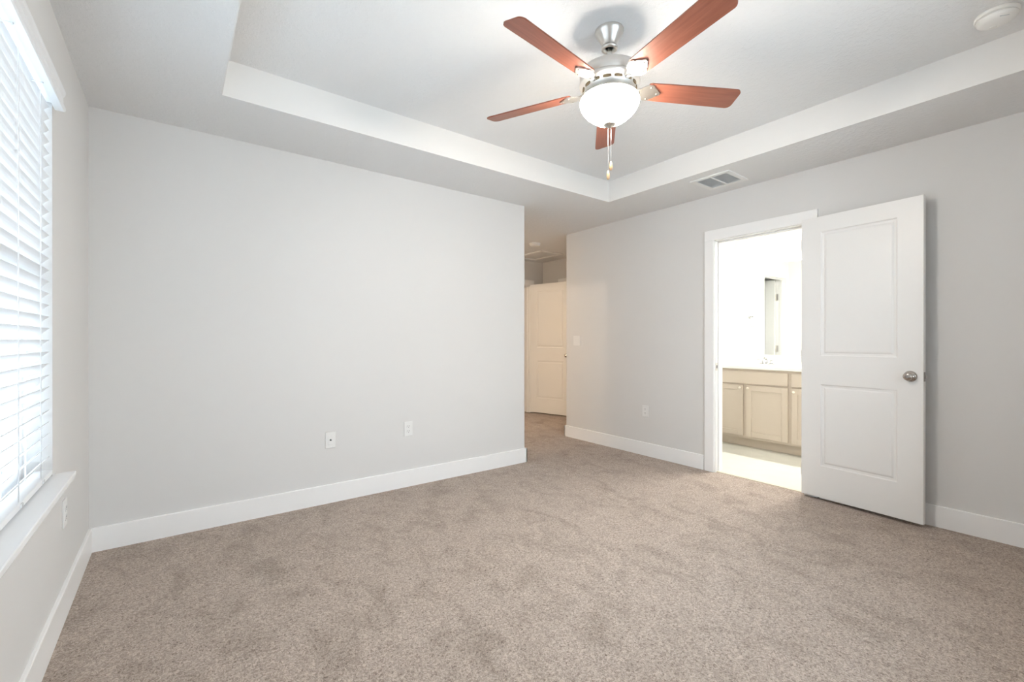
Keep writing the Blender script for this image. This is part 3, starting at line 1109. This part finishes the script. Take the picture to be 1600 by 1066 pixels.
# blades
ZB = -0.272
blade_root, blade_tip = 0.185, 0.655
bp = [(blade_root, -0.045), (blade_root + 0.012, -0.050), (0.30, -0.053), (0.45, -0.0555), (0.60, -0.0575)]
for k in range(7):
    a_ = -PI / 2 + k * PI / 12
    bp.append((blade_tip - 0.026 + 0.026 * math.cos(a_), -0.032 + 0.026 * math.sin(a_)))
full = bp + [(x, -y) for x, y in bp[::-1]]
ang0 = 43.4
PITCH = R(-15)
first = None
for k in range(5):
    az = R(ang0 + 72 * k)
    # bracket
    if first is None:
        m_ = MB()
        M_ = Matrix.Translation((0, 0, ZB)) @ Matrix.Rotation(PITCH, 4, 'X')
        arm = [(0.085, -0.016), (0.128, -0.014), (0.150, -0.020), (0.166, -0.036), (0.182, -0.044), (0.200, -0.046), (0.212, -0.041), (0.216, -0.032),
               (0.226, -0.028), (0.240, -0.014), (0.252, -0.006)]
        armf = arm + [(x, -y) for x, y in arm[::-1]]
        m_.prism(armf, -0.0095, -0.0035, M_)
        # neck rising to the motor
        m_.tube([(0.080, 0, ZB + 0.012), (0.105, 0, ZB + 0.004), (0.130, 0, ZB - 0.006), (0.150, 0, ZB - 0.007)], [0.013, 0.012, 0.011, 0.008], 10)
        brk = m_.build('blade_bracket', nickel_m, fan)
        scrs = []
        for (x, y) in ((0.196, -0.034), (0.196, 0.034), (0.236, 0.0)):
            m_ = MB()
            m_.lathe([(0, 0), (0.005, 0), (0.004, -0.002), (0, -0.0028)], 12, M_ @ Matrix.Translation((x, y, -0.0095)))
            scrs.append(m_.build('screw', mat('screw_metal', (0.42, 0.38, 0.33), 0.4, 1.0, var=(40, 0.05)), brk))
        m_ = MB()
        t_ = bmesh.new()
        u_ = MB.__new__(MB)
        u_.bm = t_
        u_.prism(full, -0.003, 0.003)
        m_.merge(t_, M_)
        bld = m_.build('blade', wood_m, fan)
        bld['label'] = 'reddish cherry wood blade'
        bld.rotation_euler[2] = az
        brk.rotation_euler[2] = az
        first = (brk, scrs, bld)
    else:
        brk = first[0].copy()
        COL.objects.link(brk)
        brk.parent = fan
        brk.rotation_euler[2] = az
        for s0 in first[1]:
            scr = s0.copy()
            COL.objects.link(scr)
            scr.parent = brk
        bld = first[2].copy()
        COL.objects.link(bld)
        bld.parent = fan
        bld.rotation_euler[2] = az
# pull chains
for (dx, dy, zend, kind) in ((-0.0045, 0.0035, -0.706, 0), (0.006, -0.0045, -0.662, 1)):
    m_ = MB()
    m_.tube([(dx, dy, -0.452), (dx, dy, zend + 0.04)], 0.0011, 6)
    n_b = int((zend + 0.04 + 0.452) / -0.006)
    for k in range(n_b):
        z = -0.455 - k * 0.006
        m_.lathe([(0, z + 0.0018), (0.0016, z), (0, z - 0.0018)], 6, Matrix.Translation((dx, dy, 0)))
    ch = m_.build('pull_chain', nickel_m, fan)
    m_ = MB()
    z = zend
    if kind:
        m_.lathe([(0, z + 0.042), (0.003, z + 0.041), (0.0055, z + 0.032), (0.0082, z + 0.018), (0.0078, z + 0.008), (0.004, z + 0.001), (0, z)], 16,
                 Matrix.Translation((dx, dy, 0)))
    else:
        m_.lathe([(0, z + 0.042), (0.003, z + 0.041), (0.0045, z + 0.034), (0.0072, z + 0.028), (0.0078, z + 0.006), (0.005, z + 0.001), (0, z)], 16,
                 Matrix.Translation((dx, dy, 0)))
    fb = m_.build('pull_fob', fob_m, ch)
    fb['label'] = 'small wooden pull at the end of a chain'

# ------------------------------------------------------------------ bathroom vanity
VX = 4.95          # cabinet face
VY0, VY1 = 0.85, BY1
van = empty('vanity_cabinet', (VX, (VY0 + VY1) / 2, 0), 0, 'beige vanity cabinet with panelled doors in the bathroom', 'cabinet')
oy = (VY0 + VY1) / 2


def vb(m, x0, x1, y0, y1, z0, z1, bev=0.002):
    m.bbox(x0 - VX, x1 - VX, y0 - oy, y1 - oy, z0, z1, bev)


m_ = MB()
vb(m_, VX, BX1 - 0.004, VY0, VY1 - 0.002, 0.10, 0.85)
m_.build('carcass', cab_m, van)
m_ = MB()
vb(m_, VX + 0.07, BX1 - 0.01, VY0 + 0.01, VY1 - 0.003, -0.001, 0.1)
m_.build('toe_kick', cab_m, van)


def shaker(y0, y1, z0, z1, name, flat=False):
    m = MB()
    d = 0.019
    if flat:
        vb(m, VX - d, VX + 0.001, y0, y1, z0, z1, 0.003)
    else:
        s_ = 0.055
        vb(m, VX - d, VX + 0.001, y0, y0 + s_, z0, z1, 0.002)
        vb(m, VX - d, VX + 0.001, y1 - s_, y1, z0, z1, 0.002)
        vb(m, VX - d, VX + 0.001, y0 + s_, y1 - s_, z0, z0 + s_, 0.002)
        vb(m, VX - d, VX + 0.001, y0 + s_, y1 - s_, z1 - s_, z1, 0.002)
        vb(m, VX - d + 0.009, VX + 0.001, y0 + s_ - 0.001, y1 - s_ + 0.001, z0 + s_ - 0.001, z1 - s_ + 0.001, 0.0005)
    return m.build(name, cab_m, van)


def cab_knob(par, y, z):
    m = MB()
    M_ = Matrix.Translation((-0.019, y - oy, z)) @ Matrix.Rotation(-PI / 2, 4, 'Y')
    m.lathe([(0, 0), (0.006, 0), (0.005, 0.010), (0.0125, 0.016), (0.0145, 0.021), (0.011, 0.026), (0, 0.028)], 20, M_)
    m.build('knob', mat('white_knob', (0.78, 0.72, 0.62), 0.25, var=(20, 0.01)), par)


shaker(1.937, BY1 - 0.004, 0.694, 0.826, 'drawer_front', True)
a_ = shaker(1.937, 2.349, 0.125, 0.676, 'cabinet_door')
cab_knob(a_, 2.324, 0.645)
a_ = shaker(2.383, BY1 - 0.004, 0.125, 0.676, 'cabinet_door')
cab_knob(a_, 2.408, 0.645)
for (z0, z1) in ((0.694, 0.826), (0.125, 0.676)):
    a_ = shaker(1.50, 1.903, z0, z1, 'drawer_front' if z0 > 0.5 else 'cabinet_door', z0 > 0.5)
    cab_knob(a_, 1.70 if z0 > 0.5 else 1.878, 0.76 if z0 > 0.5 else 0.645)
for (y0, y1) in ((0.90, 1.17), (1.20, 1.466)):
    a_ = shaker(y0, y1, 0.125, 0.826, 'cabinet_door')

# counter with integral basins and backsplash
ct = empty('vanity_counter', (VX, oy, 0.85), 0, 'white marble-look vanity counter on the beige cabinet', 'counter')
m_ = MB()
m_.bbox(-0.028, BX1 - VX - 0.002, VY0 - oy - 0.01, VY1 - oy - 0.002, 0.0005, 0.035, 0.006, 3)
top = m_.build('countertop', marble_m, ct)
m_ = MB()
m_.bbox(BX1 - VX - 0.022, BX1 - VX - 0.002, VY0 - oy - 0.01, VY1 - oy - 0.002, 0.0366, 0.137, 0.004)
m_.bbox(-0.02, BX1 - VX - 0.022, VY1 - oy - 0.022, VY1 - oy - 0.002, 0.0366, 0.137, 0.004)
tag(m_.build('backsplash', marble_m, None, tuple(ct.location)), 'low white backsplash standing along the back of the vanity counter', 'backsplash')
m_ = MB()
# raised oval rim of the basin with a dished bowl inside
prof = [(1.0, 0.0352), (1.02, 0.0358), (1.0, 0.0364), (0.94, 0.036), (0.8, 0.0355), (0.0, 0.0353)]
M_ = Matrix.Translation((0.26, 2.345 - oy, 0)) @ Matrix.Diagonal((0.155, 0.21, 1, 1))
m_.lathe(prof, 40, M_, cap=False)
m_.build('basin_rim', marble_m, ct)

# faucet
fc = empty('faucet', (5.405, 2.345, 0.885), 0, 'chrome two handle faucet on the white vanity counter', 'faucet')
m_ = MB()
m_.bbox(-0.022, 0.022, -0.080, 0.080, 0, 0.012, 0.005)
m_.build('base_plate', chrome_m, fc)
m_ = MB()
m_.tube([(0, 0, 0.01), (0, 0, 0.045), (-0.02, 0, 0.070), (-0.055, 0, 0.078), (-0.088, 0, 0.072), (-0.100, 0, 0.055)],
        [0.014, 0.0125, 0.012, 0.0115, 0.011, 0.0105], 14)
m_.build('spout', chrome_m, fc)
for s_ in (-1, 1):
    m_ = MB()
    m_.lathe([(0, 0.01), (0.019, 0.010), (0.017, 0.03), (0.013, 0.038), (0.014, 0.046), (0.010, 0.054), (0, 0.056)], 20,
             Matrix.Translation((0, s_ * 0.052, 0)))
    m_.tube([(0, s_ * 0.052, 0.048), (-0.012, s_ * 0.075, 0.054), (-0.018, s_ * 0.098, 0.060)], [0.007, 0.006, 0.005], 10)
    m_.build('handle', chrome_m, fc)

# mirror
m_ = MB()
m_.bbox(BX1 - 0.006, BX1 + 0.001, 0.95, BY1 - 0.003, 0.992, 2.045, 0.0015)
tag(m_.build('wall_mirror', mirror_m), 'large frameless mirror above the vanity counter', 'mirror')

# towel ring on the side wall above the counter end (seen in the mirror)
tr_ = empty('towel_ring', (5.105, BY1, 1.463), 0, 'chrome towel ring on the bathroom side wall, seen in the mirror', 'towel ring')
m_ = MB()
m_.lathe([(0, -0.001), (0.026, -0.001), (0.026, 0.006), (0.020, 0.010), (0.010, 0.014), (0.009, 0.034), (0.013, 0.040), (0.012, 0.050), (0, 0.053)], 24,
         Matrix.Rotation(PI / 2, 4, 'X'))
m_.build('wall_mount', chrome_m, tr_)
m_ = MB()
m_.tube([(0.066 * math.sin(2 * PI * k / 32), -0.043, -0.066 + 0.066 * math.cos(2 * PI * k / 32)) for k in range(32)], 0.0042, 10, closed=True)
m_.build('ring', chrome_m, tr_)

# vanity light bar above the mirror
vl = empty('vanity_light', (BX1, 1.58, 2.20), 0, 'bright glass vanity light bar on the wall above the bathroom mirror', 'wall light')
m_ = MB()
m_.bbox(-0.022, 0.001, -0.38, 0.38, -0.05, 0.05, 0.006)
m_.build('back_plate', chrome_m, vl)
sh_m = mat('lit_shade', (0.9, 0.9, 0.88), 0.3, var=(10, 0.004), emit=((1.0, 0.972, 0.91), 40.0))
for yy in (-0.29, 0.0, 0.29):
    m_ = MB()
    m_.tube([(-0.015, yy, 0.0), (-0.06, yy, 0.005), (-0.085, yy, -0.005), (-0.085, yy, -0.02)], 0.007, 10)
    arm_ = m_.build('arm', chrome_m, vl)
    m_ = MB()
    m_.lathe([(0.022, -0.015), (0.030, -0.025), (0.042, -0.06), (0.050, -0.10), (0.058, -0.13), (0.056, -0.13), (0.048, -0.10), (0.040, -0.06),
              (0.028, -0.026), (0.0, -0.018)], 28, Matrix.Translation((-0.085, yy, 0)), cap=False)
    m_.build('glass_shade', sh_m, vl)
    point('vanity_bulb', (BX1 - 0.085, 1.58 + yy, 2.20 - 0.11), BATH_W / 3, (1.0, 0.972, 0.91), 0.03)

# ------------------------------------------------------------------ closet lamp (off the hall; out of view, throws the warm light)
point('closet_bulb', (0.86, 4.10, 2.34), CLOSET_W, (1.0, 0.82, 0.62), 0.05)
point('hall_bath_bulb', (1.10, 5.02, 2.02), HALL_BATH_W, (1.0, 0.77, 0.53), 0.08)


def fill_light(loc, label, col, power):  # added out-of-view dome that fills a room with light
    r_ = empty('ceiling_fill_light', loc, 0, label, 'ceiling light')
    m = MB()
    m.lathe([(0, 0.001), (0.14, 0.001), (0.145, -0.012), (0.14, -0.022), (0, -0.022)], 32)
    m.build('base', nickel_m, r_)
    m = MB()
    m.lathe([(0.132, -0.020), (0.130, -0.045), (0.105, -0.075), (0.06, -0.092), (0.0, -0.097)], 32, cap=False)
    m.build('glass_dome', mat('lit_dome_%d' % int(power), (0.9, 0.88, 0.84), 0.3, var=(10, 0.004), emit=(col, power)), r_)
    return r_


fill_light((3.05, 4.75, H0), 'unseen round fill light added on the hall ceiling behind the long wall', (1.0, 0.80, 0.58), HALL_FILL)
fill_light((4.65, 1.40, H0), 'unseen round fill light added on the bathroom ceiling behind the open door', (1.0, 0.972, 0.91), BATH_FILL)
